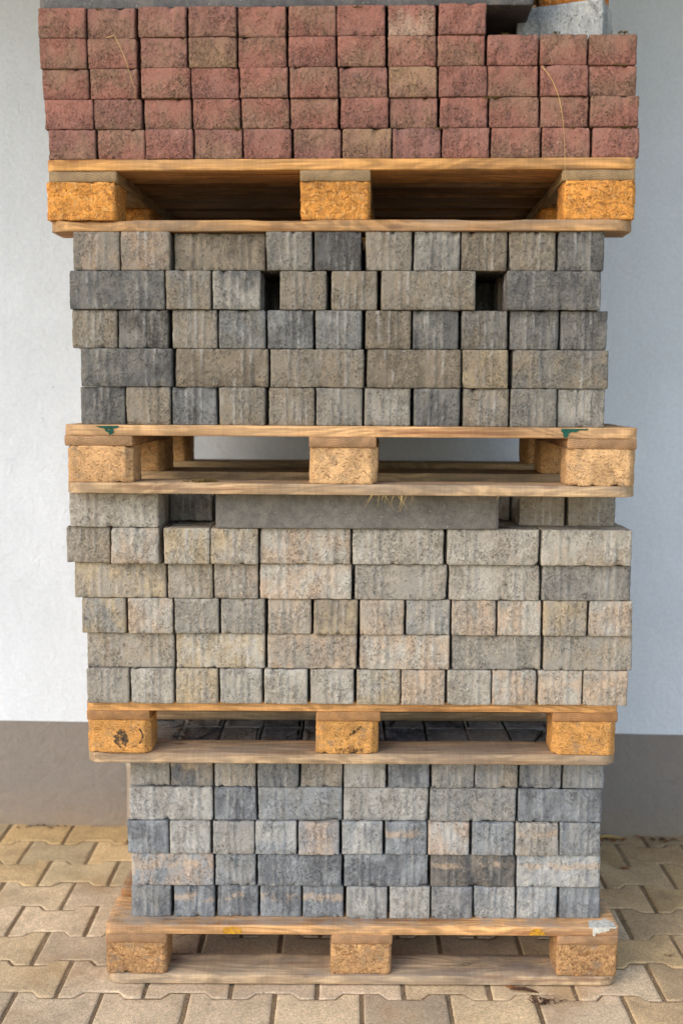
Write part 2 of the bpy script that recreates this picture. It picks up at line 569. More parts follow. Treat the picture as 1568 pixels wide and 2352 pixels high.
def mat_plaster(name, col, coarse=1.0, dirt=0.0):
    t = NT(name)
    v = t.n('TexCoord').outputs['Object']
    c = t.scale(col_node(t, col), t.step(t.noise(v, 2.2, 4, 0.6), 0.3, 0.7, 0.95, 1.04))
    c = t.scale(c, t.step(t.noise(v, 90, 4, 0.6), 0.3, 0.7, 0.955, 1.035))
    if dirt:
        x, y, z = t.sep(v)
        low = t.step(t.math('ADD', z, t.math('MULTIPLY', t.noise(v, 9, 6, 0.7), 0.16)), 0.05, 0.22, 1, 0)
        sc = t.step(t.noise(t.vmath('MULTIPLY', v, (1, 1, 2.5)), 6, 6, 0.7), 0.54, 0.72)
        c = t.mix(t.math('MULTIPLY', sc, 0.25), c, lin(150, 138, 124))
        c = t.mix(t.math('MULTIPLY', low, dirt), c, lin(158, 134, 104))
        sp = t.step(t.noise(v, 55, 3), 0.70, 0.76)
        c = t.mix(t.math('MULTIPLY', sp, 0.4), c, lin(70, 60, 52))
    else:
        spk = t.step(t.voro(v, 9), 0.015, 0.04, 1, 0)
        spk = t.math('MULTIPLY', spk, t.step(t.noise(v, 14, 2), 0.52, 0.6))
        c = t.mix(t.math('MULTIPLY', spk, 0.5), c, lin(120, 118, 112))
        sm = t.step(t.noise(t.vmath('MULTIPLY', v, (1, 1, 0.4)), 5, 5, 0.6), 0.60, 0.78)
        c = t.mix(t.math('MULTIPLY', sm, 0.12), c, lin(150, 148, 140))
    h = t.math('ADD', t.math('MULTIPLY', t.noise(v, 17, 6, 0.6, 0.5), 0.62), t.math('MULTIPLY', t.noise(v, 210, 4, 0.65), 0.26))
    return t.done(c, 0.9, t.bump(h, 0.009 * coarse, 0.9))


def col_node(t, col):
    nd = t.n('RGB')
    nd.outputs[0].default_value = (*col, 1)
    return nd.outputs[0]


def mat_plain(name, col, rough=0.8, var=0.2, scale=60, bump=0.0006):
    t = NT(name)
    v = t.coord()
    c = t.scale(col_node(t, col), t.step(t.noise(v, scale, 4, 0.6), 0.3, 0.7, 1 - var, 1 + var))
    return t.done(c, rough, t.bump(t.noise(v, scale * 3, 3), bump, 0.8))


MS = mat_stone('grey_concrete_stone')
MR = mat_stone('red_concrete_stone', True)
MK = mat_kerb()
MW = mat_wood()
MC1 = mat_chip('coarse_chipboard', True)
MC2 = mat_chip('fine_chipboard', False)
MP = mat_paver()
MSAND = mat_sand('joint_sand', lin(112, 88, 62), lin(172, 144, 108))
MGROUND = mat_sand('yard_ground', lin(160, 144, 120), lin(190, 172, 144))
MWALL = mat_plaster('white_plaster', (0.715, 0.730, 0.735), 1.35)
MPLINTH = mat_plaster('taupe_plaster', (0.255, 0.215, 0.178), 1.7, 0.5)
MSHADE = mat_plain('shade_roof', lin(140, 140, 138), 0.8)
MPIPE = mat_plain('grey_plastic', lin(158, 142, 124), 0.55, 0.06, 30, 0.0002)
def mat_worn(name, col, lo, hi, edge):
    t = NT(name)
    v = t.coord()
    t.put(t.b.inputs['Alpha'], t.step(t.noise(v, 170, 4, 0.7), edge, edge + 0.14, lo, hi))
    return t.done(t.scale(col_node(t, col), t.step(t.noise(v, 90, 4, 0.65), 0.3, 0.7, 0.7, 1.2)), 0.8)


MGREEN = mat_worn('green_paint', lin(26, 76, 60), 0.15, 0.95, 0.30)
MYEL = mat_worn('yellow_paint', lin(206, 148, 40), 0.1, 0.85, 0.38)
MPAPER = mat_worn('old_paper', lin(196, 190, 174), 0.55, 1.0, 0.30)
def mat_ink():
    t = NT('worn_ink')
    v = t.coord()
    a = t.step(t.math('ADD', t.noise(v, 150, 4, 0.7), t.math('MULTIPLY', t.noise(v, 45, 2), 0.5)), 0.62, 0.84, 0.0, 0.85)
    t.put(t.b.inputs['Alpha'], a)
    return t.done(lin(64, 56, 46), 0.9)


MINK = mat_ink()
MSTRAW = mat_plain('dry_straw', lin(214, 176, 104), 0.7, 0.2, 120)
MMOSS = mat_plain('dry_moss', lin(112, 92, 46), 0.95, 0.4, 120)
MLEAF = mat_plain('dead_leaf', lin(150, 92, 48), 0.85, 0.35, 90)
MBARK = mat_plain('dark_bark', lin(92, 64, 46), 0.9, 0.4, 120)
MGRIT = mat_plain('grit', lin(140, 122, 98), 0.9, 0.4, 60)

# ------------------------------------------------------------------ the setting
def sheet(name, x0, x1, y0, y1, z, mat):
    me = mesh(name, [(x0, y0, z), (x1, y0, z), (x1, y1, z), (x0, y1, z)], [(0, 1, 2, 3)], False)
    return obj(name, me, mat)


tag(sheet('ground', -60, 60, -60, 60, -0.03, MGROUND), kind='structure')

# paving of interlocking double-T stones
PITCH_Y, PITCH_X, ROW0 = 0.1415, 0.2, 0.0267
pave = empty('pavement', (0, 0, 0))
tag(pave, kind='structure')
bed = sheet('sand_bed', -3.8, 3.8, -2.2, 1.02, -0.0045, MSAND)
bed.parent = pave


def paver_outline(jx=0.0046, jy=0.0018):
    hx, hy, j = 0.1 - jx, PITCH_Y / 2, 0.0125
    a, b = 0.040, 0.059
    top = [(hx, hy + j - jy), (b, hy + j - jy), (a, hy - j - jy), (-a, hy - j - jy), (-b, hy + j - jy), (-hx, hy + j - jy)]
    bot = [(-x, -y) for x, y in top]
    return dense(top + bot, 0.016)


PAVERS = []
for s in range(6):
    PAVERS.append(rough_prism('paver', paver_outline(), [(-0.03, 0), (-0.004, 0.0), (-0.0014, 0.0008), (0.0, 0.0028)], 0.0008, 60, s + 1, cap_in=0.006))
rest = []
prnd = random.Random(3)
PAV_COLS = [(219, 190, 152), (212, 184, 148), (222, 193, 152), (206, 179, 145), (218, 187, 143)]
for k in range(-15, 7):
    y = ROW0 + k * PITCH_Y
    for i in range(-18, 19):
        x = (-0.604 if k % 2 == 0 else -0.701) + 0.2 * i + 0.6
        if abs(x) > 3.6: continue
        me = PAVERS[prnd.randrange(6)]
        tilt = (prnd.gauss(0, 0.006), prnd.gauss(0, 0.006), prnd.gauss(0, 0.004) + (math.pi if prnd.random() < 0.5 else 0))
        loc = (x + prnd.gauss(0, 0.0008), y + prnd.gauss(0, 0.0008), prnd.gauss(-0.001, 0.0008) - 0.001)
        c = PAV_COLS[prnd.randrange(5)]
        f = prnd.uniform(0.84, 1.08)
        if y > 0.5 and x < -0.3: c = prnd.choice(((216, 182, 132), (210, 175, 122), (206, 180, 138)))   # rusty wash along the wall
        elif x > 0.6: c = prnd.choice(((200, 167, 124), (194, 163, 122), (204, 170, 122)))
        if abs(x) < 1.75 and k >= -4:
            o = obj('paver', me, MP, pave, loc, tilt)
            o.color = (*[v * f for v in lin(*c)], 1)
        else:
            rest.append((me, loc, tilt))
vs, fs = [], []
from mathutils import Euler
for me, loc, tilt in rest:
    b = len(vs)
    mt = Matrix.Translation(loc) @ Euler(tilt).to_matrix().to_4x4()
    vs += [mt @ v.co for v in me.vertices]
    fs += [tuple(i + b for i in p.vertices) for p in me.polygons]
o = obj('outer_pavers', mesh('outer_pavers', vs, fs), MP, pave)
o.color = (*lin(206, 183, 143), 1)
o['kind'] = 'stuff'

# grit lying in the joints
gr = random.Random(11)
vs, fs = [], []
for i in range(900):
    k = gr.randrange(-3, 6)
    if gr.random() < 0.7:      # short joint
        x = (-0.704 if k % 2 == 0 else -0.801) + 0.2 * gr.randrange(-2, 11) + gr.gauss(0, 0.003)
        y = ROW0 + k * PITCH_Y + gr.uniform(-0.08, 0.08)
    else:
        x = gr.uniform(-1.2, 1.2)
        y = ROW0 + (k + 0.5) * PITCH_Y + gr.choice((-0.0125, 0.0125)) + gr.gauss(0, 0.003)
    r = gr.uniform(0.0009, 0.0028)
    b = len(vs)
    pts = [(1, 0, 0), (-1, 0, 0), (0, 1, 0), (0, -1, 0), (0, 0, 1), (0, 0, -1)]
    z0 = -0.004
    vs += [(x + p[0] * r * gr.uniform(.7, 1.3), y + p[1] * r * gr.uniform(.7, 1.3), z0 + p[2] * r) for p in pts]
    fs += [tuple(b + j for j in f) for f in ((0, 2, 4), (2, 1, 4), (1, 3, 4), (3, 0, 4), (2, 0, 5), (1, 2, 5), (3, 1, 5), (0, 3, 5))]
o = obj('joint_grit', mesh('joint_grit', vs, fs, False), MGRIT)
tag(o, 'small pale grit lying in the joints of the paving', 'grit', kind='stuff')

# the building: white plaster wall on a taupe plinth, with an added, unseen roof to shade the upper wall
WALL_A = math.atan(-0.0318)
bld = empty('building', (0, 0.903, 0), WALL_A)
tag(bld, 'white plastered building wall with taupe plinth behind the pallet stack', 'building')


def box_mesh(name, x0, x1, y0, y1, z0, z1):
    v = [(x, y, z) for z in (z0, z1) for y in (y0, y1) for x in (x0, x1)]
    return mesh(name, v, [(0, 2, 3, 1), (4, 5, 7, 6), (0, 1, 5, 4), (2, 6, 7, 3), (0, 4, 6, 2), (1, 3, 7, 5)], False)


PL = 0.335
wm = []
# plinth top edge is a little wavy, as painted by hand
n = 160
vs, fs = [], []
for i in range(n + 1):
    x = -8 + 16 * i / n
    zt = PL + 0.0035 * noise.noise(Vector((x * 1.7, 0, 0))) - 0.0055 * x
    vs += [(x, 0.004, -0.1), (x, 0.004, zt), (x, 0.08, zt), (x, 0.08, -0.1)]
for i in range(n):
    a, b = i * 4, (i + 1) * 4
    fs += [(a, b, b + 1, a + 1), (a + 1, b + 1, b + 2, a + 2), (a + 3, a + 2, b + 2, b + 3)]
obj('plinth', mesh('plinth', vs, fs, False), MPLINTH, bld)
vs, fs = [], []
for i in range(n + 1):
    x = -8 + 16 * i / n
    zt = PL + 0.0035 * noise.noise(Vector((x * 1.7, 0, 0))) - 0.0055 * x
    vs += [(x, 0.0, zt + 0.0005), (x, 0.0, 3.04), (x, 0.3, 3.04), (x, 0.3, zt + 0.0005)]
for i in range(n):
    a, b = i * 4, (i + 1) * 4
    fs += [(a, b, b + 1, a + 1), (a + 3, a, b, b + 3)[::-1], (a + 1, b + 1, b + 2, a + 2)]
obj('wall', mesh('wall', vs, fs, False), MWALL, bld)
obj('added_shade_roof', box_mesh('added_shade_roof', -8, 8, -1.65, 0.3, 3.05, 3.2), MSHADE, bld)  # unseen overhang, added to darken the top of the wall

# drain pipe against the wall behind the lowest pallet
def lathe(name, prof, sides=28):
    vs, fs = [], []
    for r, z in prof:
        for k in range(sides):
            t = 2 * math.pi * k / sides
            vs.append((r * math.cos(t), r * math.sin(t), z))
    for i in range(len(prof) - 1):
        for k in range(sides):
            l = (k + 1) % sides
            fs.append((i * sides + k, i * sides + l, (i + 1) * sides + l, (i + 1) * sides + k))
    return mesh(name, vs, fs)


dp = empty('drain_pipe', (-0.658, 0.850, 0))
tag(dp, 'grey plastic drain pipe at the wall behind the lowest pallet', 'pipe')
obj('pipe', lathe('pipe', [(0.0455, 0.2), (0.0455, 3.03)]), MPIPE, dp)
obj('socket', lathe('socket', [(0.056, -0.02), (0.056, 0.228), (0.0585, 0.232), (0.0585, 0.246), (0.0565, 0.25), (0.047, 0.25)]), MPIPE, dp)
for zc in (1.1, 2.6):
    obj('pipe_clip', lathe('pipe_clip', [(0.0458, zc), (0.049, zc), (0.049, zc + 0.03), (0.0458, zc + 0.03)]), MPIPE, dp)

# ------------------------------------------------------------------ pallets
ZC = [-0.5275, 0.0, 0.5275]
DECK_Y = [(0.0, 0.145), (0.1863, 0.2863), (0.3275, 0.4725), (0.5138, 0.6138), (0.655, 0.8)]


def block_mesh(wx, wy, seed, ch=0.012):
    hx, hy = wx / 2, wy / 2
    pl = [(-hx + ch, -hy), (hx - ch, -hy), (hx, -hy + ch), (hx, hy - ch), (hx - ch, hy), (-hx + ch, hy), (-hx, hy - ch), (-hx, -hy + ch)]
    out = dense(pl, 0.005)
    rings = [(0.0, 0.001)] + [(0.003 + 0.0725 * i / 12, 0) for i in range(13)] + [(0.0775, 0.001)]
    return rough_prism('block', out, rings, 0.0013, 130, seed, chip=0.005, cap_in=0.004)


def make_pallet(name, x, y, z, a, label, bt, kt, chip, wear, seed, dust=0.0, dx=0.0):
    r = random.Random(seed)
    p = empty(name, (x, y, z), a)
    tag(p, label, 'pallet', 'wooden pallets in the stack')
    def tint(c, amt=0.10):
        f = r.uniform(1 - amt, 1 + amt)
        g = r.uniform(-0.04, 0.04)
        q = lin(*c)
        return (q[0] * f, q[1] * f * (1 + g), q[2] * f * (1 + 2 * g), 1)
    parts = {}
    for i, (y0, y1) in enumerate(((0, 0.1), (0.3275, 0.4725), (0.7, 0.8))):
        cut = (0.022, 0.022, 0, 0) if i == 0 else ((0, 0, 0.022, 0.022) if i == 2 else (0, 0, 0, 0))
        o = obj('bottom_board', board_mesh('bottom_board', 1.2, y1 - y0, 0.0215, seed * 20 + i, cut, wane=0.02 if i == 0 else 0), MW, p, (0, (y0 + y1) / 2, 0))
        o.color = tint(bt[0])
        o['wear'] = min(1.0, wear * 1.3)
        o['dust'] = dust * 0.5
        parts['bottom', i] = o
    for i, (y0, y1) in enumerate(((0.0, 0.1), (0.3275, 0.4725), (0.7, 0.8))):
        for j, xc in enumerate(ZC):
            o = obj('block', block_mesh(0.145 - r.uniform(0, 0.004), y1 - y0 - 0.002, seed * 30 + i * 3 + j, 0.006 if seed in (2, 5) else 0.014), chip, p,
                    (xc + (dx if j == 1 else 0) + r.gauss(0, 0.002), (y0 + y1) / 2 + r.uniform(0, 0.003), 0.0222), (0, 0, r.gauss(0, 0.008)))
            o.color = tint(kt)
            o['wear'] = wear
            parts['block', i, j] = o
    for j, xc in enumerate(ZC):
        o = obj('stringer_board', board_mesh('stringer_board', 0.8, 0.145 - r.uniform(0, 0.006), 0.0215, seed * 40 + j), MW, p,
                (xc + (dx if j == 1 else 0), 0.4 + r.uniform(-0.002, 0.003), 0.1002), (0, 0, math.pi / 2))
        o.color = tint(bt[1])
        o['wear'] = wear
        o['dust'] = 0.0
        parts['stringer', j] = o
    for i, (y0, y1) in enumerate(DECK_Y):
        cut = (0.006, 0.006, 0, 0) if i == 0 else ((0, 0, 0.006, 0.006) if i == 4 else (0, 0, 0, 0))
        o = obj('deck_board', board_mesh('deck_board', 1.2 + r.uniform(-0.004, 0.002), y1 - y0, 0.0215, seed * 50 + i, cut), MW, p, (0, (y0 + y1) / 2, 0.1222))
        o.color = tint(bt[2] if i == 0 else bt[1])
        o['wear'] = wear * (0.6 if i == 0 else 1.0)
        o['dust'] = dust
        parts['deck', i] = o
    return p, parts


PA, pa = make_pallet('pallet', 0, 0, 0.002, 0,
                     'weathered wooden pallet at the bottom of the stack, standing on the paving',
                     ((188, 156, 118), (192, 140, 90), (218, 162, 104)), (182, 138, 92), MC1, 0.85, 2, dust=1.0)
PB, pb = make_pallet('pallet', -0.0272, -0.025, 0.546, -0.0003,
                     'second wooden pallet up, with black smudge on its left orange block',
                     ((190, 156, 116), (190, 130, 70), (206, 148, 88)), (204, 144, 76), MC2, 0.55, 3, dx=-0.008)
PC, pc = make_pallet('pallet', -0.0394, -0.1362, 1.170, -0.0327,
                     'third wooden pallet up, pale, with green paint marks on its top edge',
                     ((196, 162, 120), (190, 142, 94), (212, 166, 114)), (212, 164, 112), MC2, 0.5, 4, dx=-0.012)
PD, pd = make_pallet('pallet', -0.0639, -0.1325, 1.714, -0.0447,
                     'topmost wooden pallet with coarse orange chipboard blocks, under the red stones',
                     ((184, 136, 84), (172, 126, 74), (198, 144, 82)), (208, 140, 64), MC1, 0.5, 5, dx=-0.006)
for j in range(3):
    pd['stringer', j].color = (*lin(168, 136, 92), 1)
    pd['block', 0, j]['wear'] = 0.2


def film(name, parent, mat, outline, x, z, y):
    """paint, ink or paper lying on a front face of a wooden part (part-local coordinates)"""
    return obj(name, patch_mesh(name, outline), mat, parent, (x, y, z))


def blob(w_, h_, seed, n=22, jag=0.3):
    r = random.Random(seed)
    return [(w_ * math.cos(2 * math.pi * i / n) * (1 - jag * r.random()), h_ * math.sin(2 * math.pi * i / n) * (1 - jag * r.random())) for i in range(n)]


def ribbon(pts, wd):
    """stroke outline in (x, z)"""
    l, r_ = [], []
    for i, p in enumerate(pts):
        a, b = pts[max(0, i - 1)], pts[min(len(pts) - 1, i + 1)]
        dx, dz = b[0] - a[0], b[1] - a[1]
        d = math.hypot(dx, dz) or 1
        l.append((p[0] - dz / d * wd, p[1] + dx / d * wd))
        r_.append((p[0] + dz / d * wd, p[1] - dx / d * wd))
    return l + r_[::-1]


FY = -0.0735            # front face of a first deck board, local y
# green paint on the third pallet
film('paint_mark', pc['deck', 0], MGREEN, [(-0.026, 0.0195), (0.022, 0.0198), (0.020, 0.016), (0.010, 0.014), (0.012, 0.006), (0.006, 0.002), (0.002, 0.0012), (0.0, 0.006), (-0.006, 0.008), (-0.008, 0.014), (-0.016, 0.015), (-0.022, 0.0175)], -0.505, 0, FY - 0.0004)
film('paint_mark', pc['deck', 0], MGREEN, [(-0.026, 0.0195), (0.030, 0.0198), (0.026, 0.0165), (0.012, 0.017), (0.004, 0.0125), (-0.006, 0.0135), (-0.012, 0.008), (-0.014, 0.0015), (-0.022, 0.0012), (-0.022, 0.010), (-0.027, 0.014)], 0.468, 0, FY - 0.0004)
# yellow paint on the lowest pallet
film('paint_mark', pa['deck', 0], MYEL, [(-0.022, 0.004), (-0.016, 0.002), (-0.006, 0.0025), (0.004, 0.0015), (0.018, 0.003), (0.022, 0.008), (0.020, 0.0165), (0.010, 0.0175), (0.002, 0.0195), (-0.010, 0.0185), (-0.020, 0.0175), (-0.023, 0.010)], -0.302, 0, FY - 0.0004)
film('paint_mark', pa['deck', 0], MYEL, [(-0.019, 0.002), (0.019, 0.002), (0.017, 0.009), (0.012, 0.0145), (0.004, 0.0185), (-0.006, 0.018), (-0.014, 0.013)], 0.408, 0, FY - 0.0004)
# torn paper on its right corner: top flap and front flap
vs = [(-0.036, -0.0735, 0.0225), (-0.010, -0.0738, 0.0226), (0.012, -0.0736, 0.0225), (0.028, -0.0735, 0.0224), (0.026, -0.048, 0.0226), (0.018, -0.043, 0.0228), (0.010, -0.030, 0.0226), (-0.002, -0.041, 0.0226), (-0.020, -0.040, 0.0226), (-0.032, -0.044, 0.0225)]
n = len(vs)
me = mesh('paper_remnant', vs + [(x, y, 0.0195) for x, y, z in vs], [tuple(range(n))] + [(i, i + n, (i + 1) % n + n, (i + 1) % n) for i in range(n)], False)
obj('paper_remnant', me, MPAPER, pa['deck', 0], (0.565, 0, 0))
film('paper_remnant', pa['deck', 0], MPAPER, [(-0.028, 0.0225), (-0.027, 0.002), (-0.022, 0.001), (-0.020, 0.008), (-0.012, 0.0075), (-0.008, 0.011), (0.0, 0.010), (0.006, 0.0145), (0.010, 0.0135), (0.012, 0.0225)], 0.565, 0, FY - 0.0008)
# smudge, ink stroke and scribbles on the second pallet's blocks
b = pb['block', 0, 0]
film('ink_smudge', b, MINK, [(x, z) for x, z in blob(0.021, 0.023, 5, 40, 0.5)], 0.006, 0.034, -0.0500)
arc = [(0.034 * math.cos(t) - 0.0, 0.026 * math.sin(t)) for t in [(-1.3 + 0.2 * i) for i in range(11)]]
film('ink_stroke', b, MINK, ribbon(arc, 0.0016), 0.020, 0.040, -0.0502)
b = pb['block', 0, 1]
sr = random.Random(4)
pts = []
x = -0.026
while x < 0.038:
    pts.append((x, 0.010 + 0.006 * math.sin(x * 900) + sr.uniform(-0.003, 0.003)))
    x += 0.0016
film('pen_scribble', b, MINK, ribbon(pts, 0.00045), 0, 0, -0.0502)
pts = []
x = 0.004
while x < 0.034:
    pts.append((x, 0.044 + (x - 0.004) * 0.75 + 0.004 * math.sin(x * 1100) + sr.uniform(-0.002, 0.002)))
    x += 0.0016
film('pen_scribble', b, MINK, ribbon(pts, 0.00045), 0, 0, -0.0502)

# ------------------------------------------------------------------ paving stones on the pallets
def stone_outline(red):
    """plan of a 200 x 100 stone, long side on X, slightly rounded corners"""
    c = 0.0022
    hx, hy = 0.1, 0.05
    pl = [(-hx + c, -hy), (hx - c, -hy), (hx, -hy + c), (hx, hy - c), (hx - c, hy), (-hx + c, hy), (-hx, hy - c), (-hx, -hy + c)]
    return dense(pl, 0.0042)


def rib_fn(red):
    def f(p, n):
        if red:
            if abs(n.x) > 0.9:
                u = p.y * (1 if n.x > 0 else 1)
                cs, wd, h = ((0.027, 0.035) if n.x > 0 else (-0.027, -0.035)), 0.0040, 0.0016
            else:
                u, cs, wd, h = p.x, (-0.06, 0.06), 0.0040, 0.0016
        else:
            if abs(n.x) > 0.9:
                u, cs, wd, h = p.y, (-0.018, -0.002, 0.014), 0.0060, 0.0026
            else:
                u, cs, wd, h = p.x, (-0.062, -0.044, 0.044, 0.062), 0.0065, 0.0028
        s = 0
        for c in cs:
            d = abs(u - c) / wd
            if d < 1: s += h * (0.5 + 0.5 * math.cos(math.pi * d))
        return s
    return f


def stone_rings(h):
    k = 11
    return [(0.0, 0.0020), (0.0008, 0.0007), (0.0024, 0.0)] + [(0.0024 + (h - 0.0048) * i / k, 0) for i in range(1, k + 1)] + [(h - 0.0008, 0.0007), (h, 0.0020)]


def centred(rings, h):
    return [(z - h / 2, i) for z, i in rings]


GREY = [rough_prism('paving_stone', stone_outline(0), centred(stone_rings(0.0792), 0.0792), 0.0010, 120, s + 20, rib_fn(0), 0.0075) for s in range(12)]
REDM = [rough_prism('red_paving_stone', stone_outline(1), centred(stone_rings(0.0592), 0.0592), 0.0012, 120, s + 60, rib_fn(1), 0.006) for s in range(10)]

TONES = {
    't': (166, 153, 134), 'w': (168, 161, 150), 'g': (148, 146, 141), 'd': (106, 108, 111), 'k': (84, 82, 79),
    'l': (192, 188, 179), 'b': (138, 127, 112), 'y': (188, 169, 137), 'o': (198, 174, 151), 'c': (152, 155, 156),
    'r': (168, 108, 94), 's': (156, 122, 100), 'p': (158, 110, 100), 'z': (170, 142, 106), 'u': (152, 112, 108),
}
WORDS = {'t': 'tan', 'w': 'warm grey', 'g': 'mid grey', 'd': 'dark blue-grey', 'k': 'charcoal', 'l': 'pale grey', 'b': 'brownish grey',
         'y': 'yellowish tan', 'o': 'peach-tinged', 'c': 'cool grey', 'r': 'brick-red', 's': 'brownish red', 'p': 'dull red', 'z': 'sandy', 'u': 'purplish red'}
ORD = ['first', 'second', 'third', 'fourth', 'fifth', 'sixth', 'seventh', 'eighth', 'ninth', 'tenth', 'eleventh', 'twelfth']
PNAME = {'A': 'lowest pallet', 'B': 'second pallet up', 'C': 'third pallet up', 'D': 'red stone pallet'}
GROUPS = {'A': 'blue-grey paving stones on the lowest pallet', 'B': 'beige-grey paving stones on the second pallet up',
          'C': 'brown-grey paving stones on the third pallet up', 'D': 'red paving stones on the topmost pallet'}
BASE = {'A': 0.1462, 'B': 0.6902, 'C': 1.3142, 'D': 1.8582}
srnd = random.Random(21)
MEAN = {'A': ((156, 157, 156), 0.15), 'B': ((180, 169, 152), 0.28), 'C': ((158, 148, 133), 0.15), 'D': ((154, 117, 102), 0.40)}
LOT = {'A': (0.83, 0.80, 0.765), 'B': (0.83, 0.775, 0.70), 'C': (0.61, 0.565, 0.50), 'D': (0.82, 0.765, 0.69)}


def shade(col, f):
    return tuple(c * f for c in lin(*col))


def add_stone(kind, x0, x1, yf, a, z, code, head, label, group, hs=1.0):
    """a stone whose front face spans x0..x1 at depth yf; head = its short end shows"""
    red = kind == 'D'
    me = srnd.choice(REDM if red else GREY)
    dep = 0.2 if head else 0.1
    xc = (x0 + x1) / 2
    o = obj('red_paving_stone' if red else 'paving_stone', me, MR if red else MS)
    if head:
        rz = math.pi / 2 if (red or srnd.random() < 0.5) else -math.pi / 2
        if red: rz = -math.pi / 2
        o.scale = (1, (x1 - x0) / 0.1015, hs)
    else:
        rz = 0 if srnd.random() < 0.5 else math.pi
        o.scale = ((x1 - x0) / 0.202, 1, hs)
    o.rotation_euler = (0, 0, rz + math.atan(a) + srnd.gauss(0, 0.004))
    o.location = (xc, yf + a * xc + dep / 2 + srnd.gauss(0, 0.0022), z)
    k = srnd.uniform(0.94, 1.06)
    lot = LOT[kind]                 # each pallet load is a production lot with its own cast
    mean, am = MEAN[kind]
    mixc = lambda ch: tuple((v * (1 - am) + m_ * am) * k * g for v, m_, g in zip(lin(*TONES[ch]), lin(*mean), lot))
    o.color = (*mixc(code[0]), 1)
    o['tone'] = list(mixc(code[1]))
    o['band'] = 1.0 if code.endswith('n') else 0.0
    tag(o, label, 'paving stone', group)
    return o


ROWS = {}
ROWS['A'] = [
  (0.038, 0, '-545,-450,dg -445,-348,cdn -342,-244,cdn -241,-143,cdn -140,-43,dcn -37,60,lg 64,160,lw 164,261,dg 264,362,cl 366,461,lc 467,564,cd'),
  (0.036, 0, '-543,-349,con -346,-250,cg -246,-48,cd -43,155,dc 160,360,kbn 363,561,lcn'),
  (0.03, 0, '-551,-453,cd -451,-355,lw -351,-253,gw -251,-154,lc -150,-54,oc -49,47,cl 53,151,dcn 153,250,lo 256,354,cg 358,459,wtn 461,558,cg'),
  (0.038, 0, '-546,-349,wl -346,-248,dc -245,-48,gc -45,154,wl 157,359,wg 362,560,cd'),
  (0.04, 0, '-545,-450,tw -449,-350,dtn -346,-250,wt -246,-149,gd -145,-47,tw -44,54,wl 58,155,dc 160,259,wg 261,361,tg 365,463,dg 466,563,gc'),
]
ROWS['B'] = [
  (-0.045, 0, '-620,-524,wg -520,-424,wl -421,-326,yw -323,-228,gl -223,-126,wl -121,-23,wl -18,80,yl 82,180,wo 184,282,wl 285,383,lo 387,486,lon 489,588,own'),
  (-0.04, -0.005, '-620,-423,tw -420,-221,yl -217,-17,wo -11,190,ol 194,393,gw 398,596,gt'),
  (-0.05, -0.005, '-627,-528,yg -524,-424,lo -422,-323,wg -318,-221,gw -215,-118,wo -114,-16,yb -11,87,wo 91,189,wc 192,291,wo 293,390,lo 394,491,yw 494,591,lo'),
  (-0.052, -0.005, '-642,-438,yw -435,-335,tw -333,-235,wo -232,-29,lo -23,180,wg 184,384,lw 387,584,dg'),
  (-0.062, -0.008, '-654,-557,tw -554,-448,lo,-14 -439,-337,yl,-12 -336,-233,yw,-10 -231,-32,lo -29,172,lw 177,379,lw 382,580,lt'),
  (-0.075, -0.01, '-644,-447,lw -445,-346,gd,125 -325,287,K 343,445,bw,75 452,558,bg,70'),
]
ROWS['C'] = [
  (-0.13, -0.0327, '-602,-507,dg -505,-410,tw -407,-312,cd -308,-210,tw -204,-107,wt -105,-7,wg -3,93,lw 99,196,dg 201,297,wt 299,396,wg 399,497,lg'),
  (-0.132, -0.0327, '-600,-406,gd -401,-205,tb -202,-5,tw -1,195,tb 198,295,yt 301,499,tg'),
  (-0.13, -0.0327, '-617,-521,tw -518,-413,kg -405,-310,tw -307,-209,gc -206,-110,cd -106,-9,gc -3,92,tb 95,191,gd 196,291,gb 295,396,dg 399,496,gd'),
  (-0.134, -0.0327, '-621,-420,dg -416,-322,gt -319,-219,dl -181,-83,wt -74,22,tw 27,222,tw 284,477,dg'),
  (-0.13, -0.0327, '-610,-512,wo -510,-407,wo -403,-211,bt,12 -209,-113,wg -109,-12,dk -3,93,wt 96,191,gl 193,287,bt 290,386,wt 389,483,gd'),
]
ROWS['D'] = [
  (-0.134, -0.0447, '-655,-556,ps -554,-455,sr -453,-355,pr -353,-254,ps -252,-154,pr -150,-53,sp -51,49,zs 51,149,up 152,247,pr 250,349,rs 352,449,rs 452,546,pr'),
  (-0.134, -0.0447, '-662,-561,rp -559,-460,ps -456,-359,rs -356,-259,rs -256,-159,rs -156,-58,sr -55,42,rp 45,142,ps 146,242,rp 244,344,sr 347,443,sr 446,543,sr'),
  (-0.135, -0.0447, '-666,-569,sr -566,-468,sr -461,-361,rs -359,-261,rp -259,-161,rs -158,-60,sr -58,40,ps 42,139,zs 142,239,rp 240,341,rs 344,440,pr 442,538,rs'),
  (-0.134, -0.0447, '-669,-572,rs -570,-469,sr -462,-366,ps -363,-265,sz -262,-164,sr -161,-65,rp -62,35,rs 39,136,sr 139,234,rs 238,340,pr 342,436,sr 440,535,sr'),
  (-0.134, -0.0447, '-671,-573,rs -571,-472,ps -465,-367,ps -363,-266,ps -264,-166,rs -161,-65,sr -63,34,rp 40,136,ro 140,235,rp'),
]


def rowname(i, n):
    return 'bottom row' if i == 0 else ('top row' if i == n - 1 else ORD[i] + ' row up')


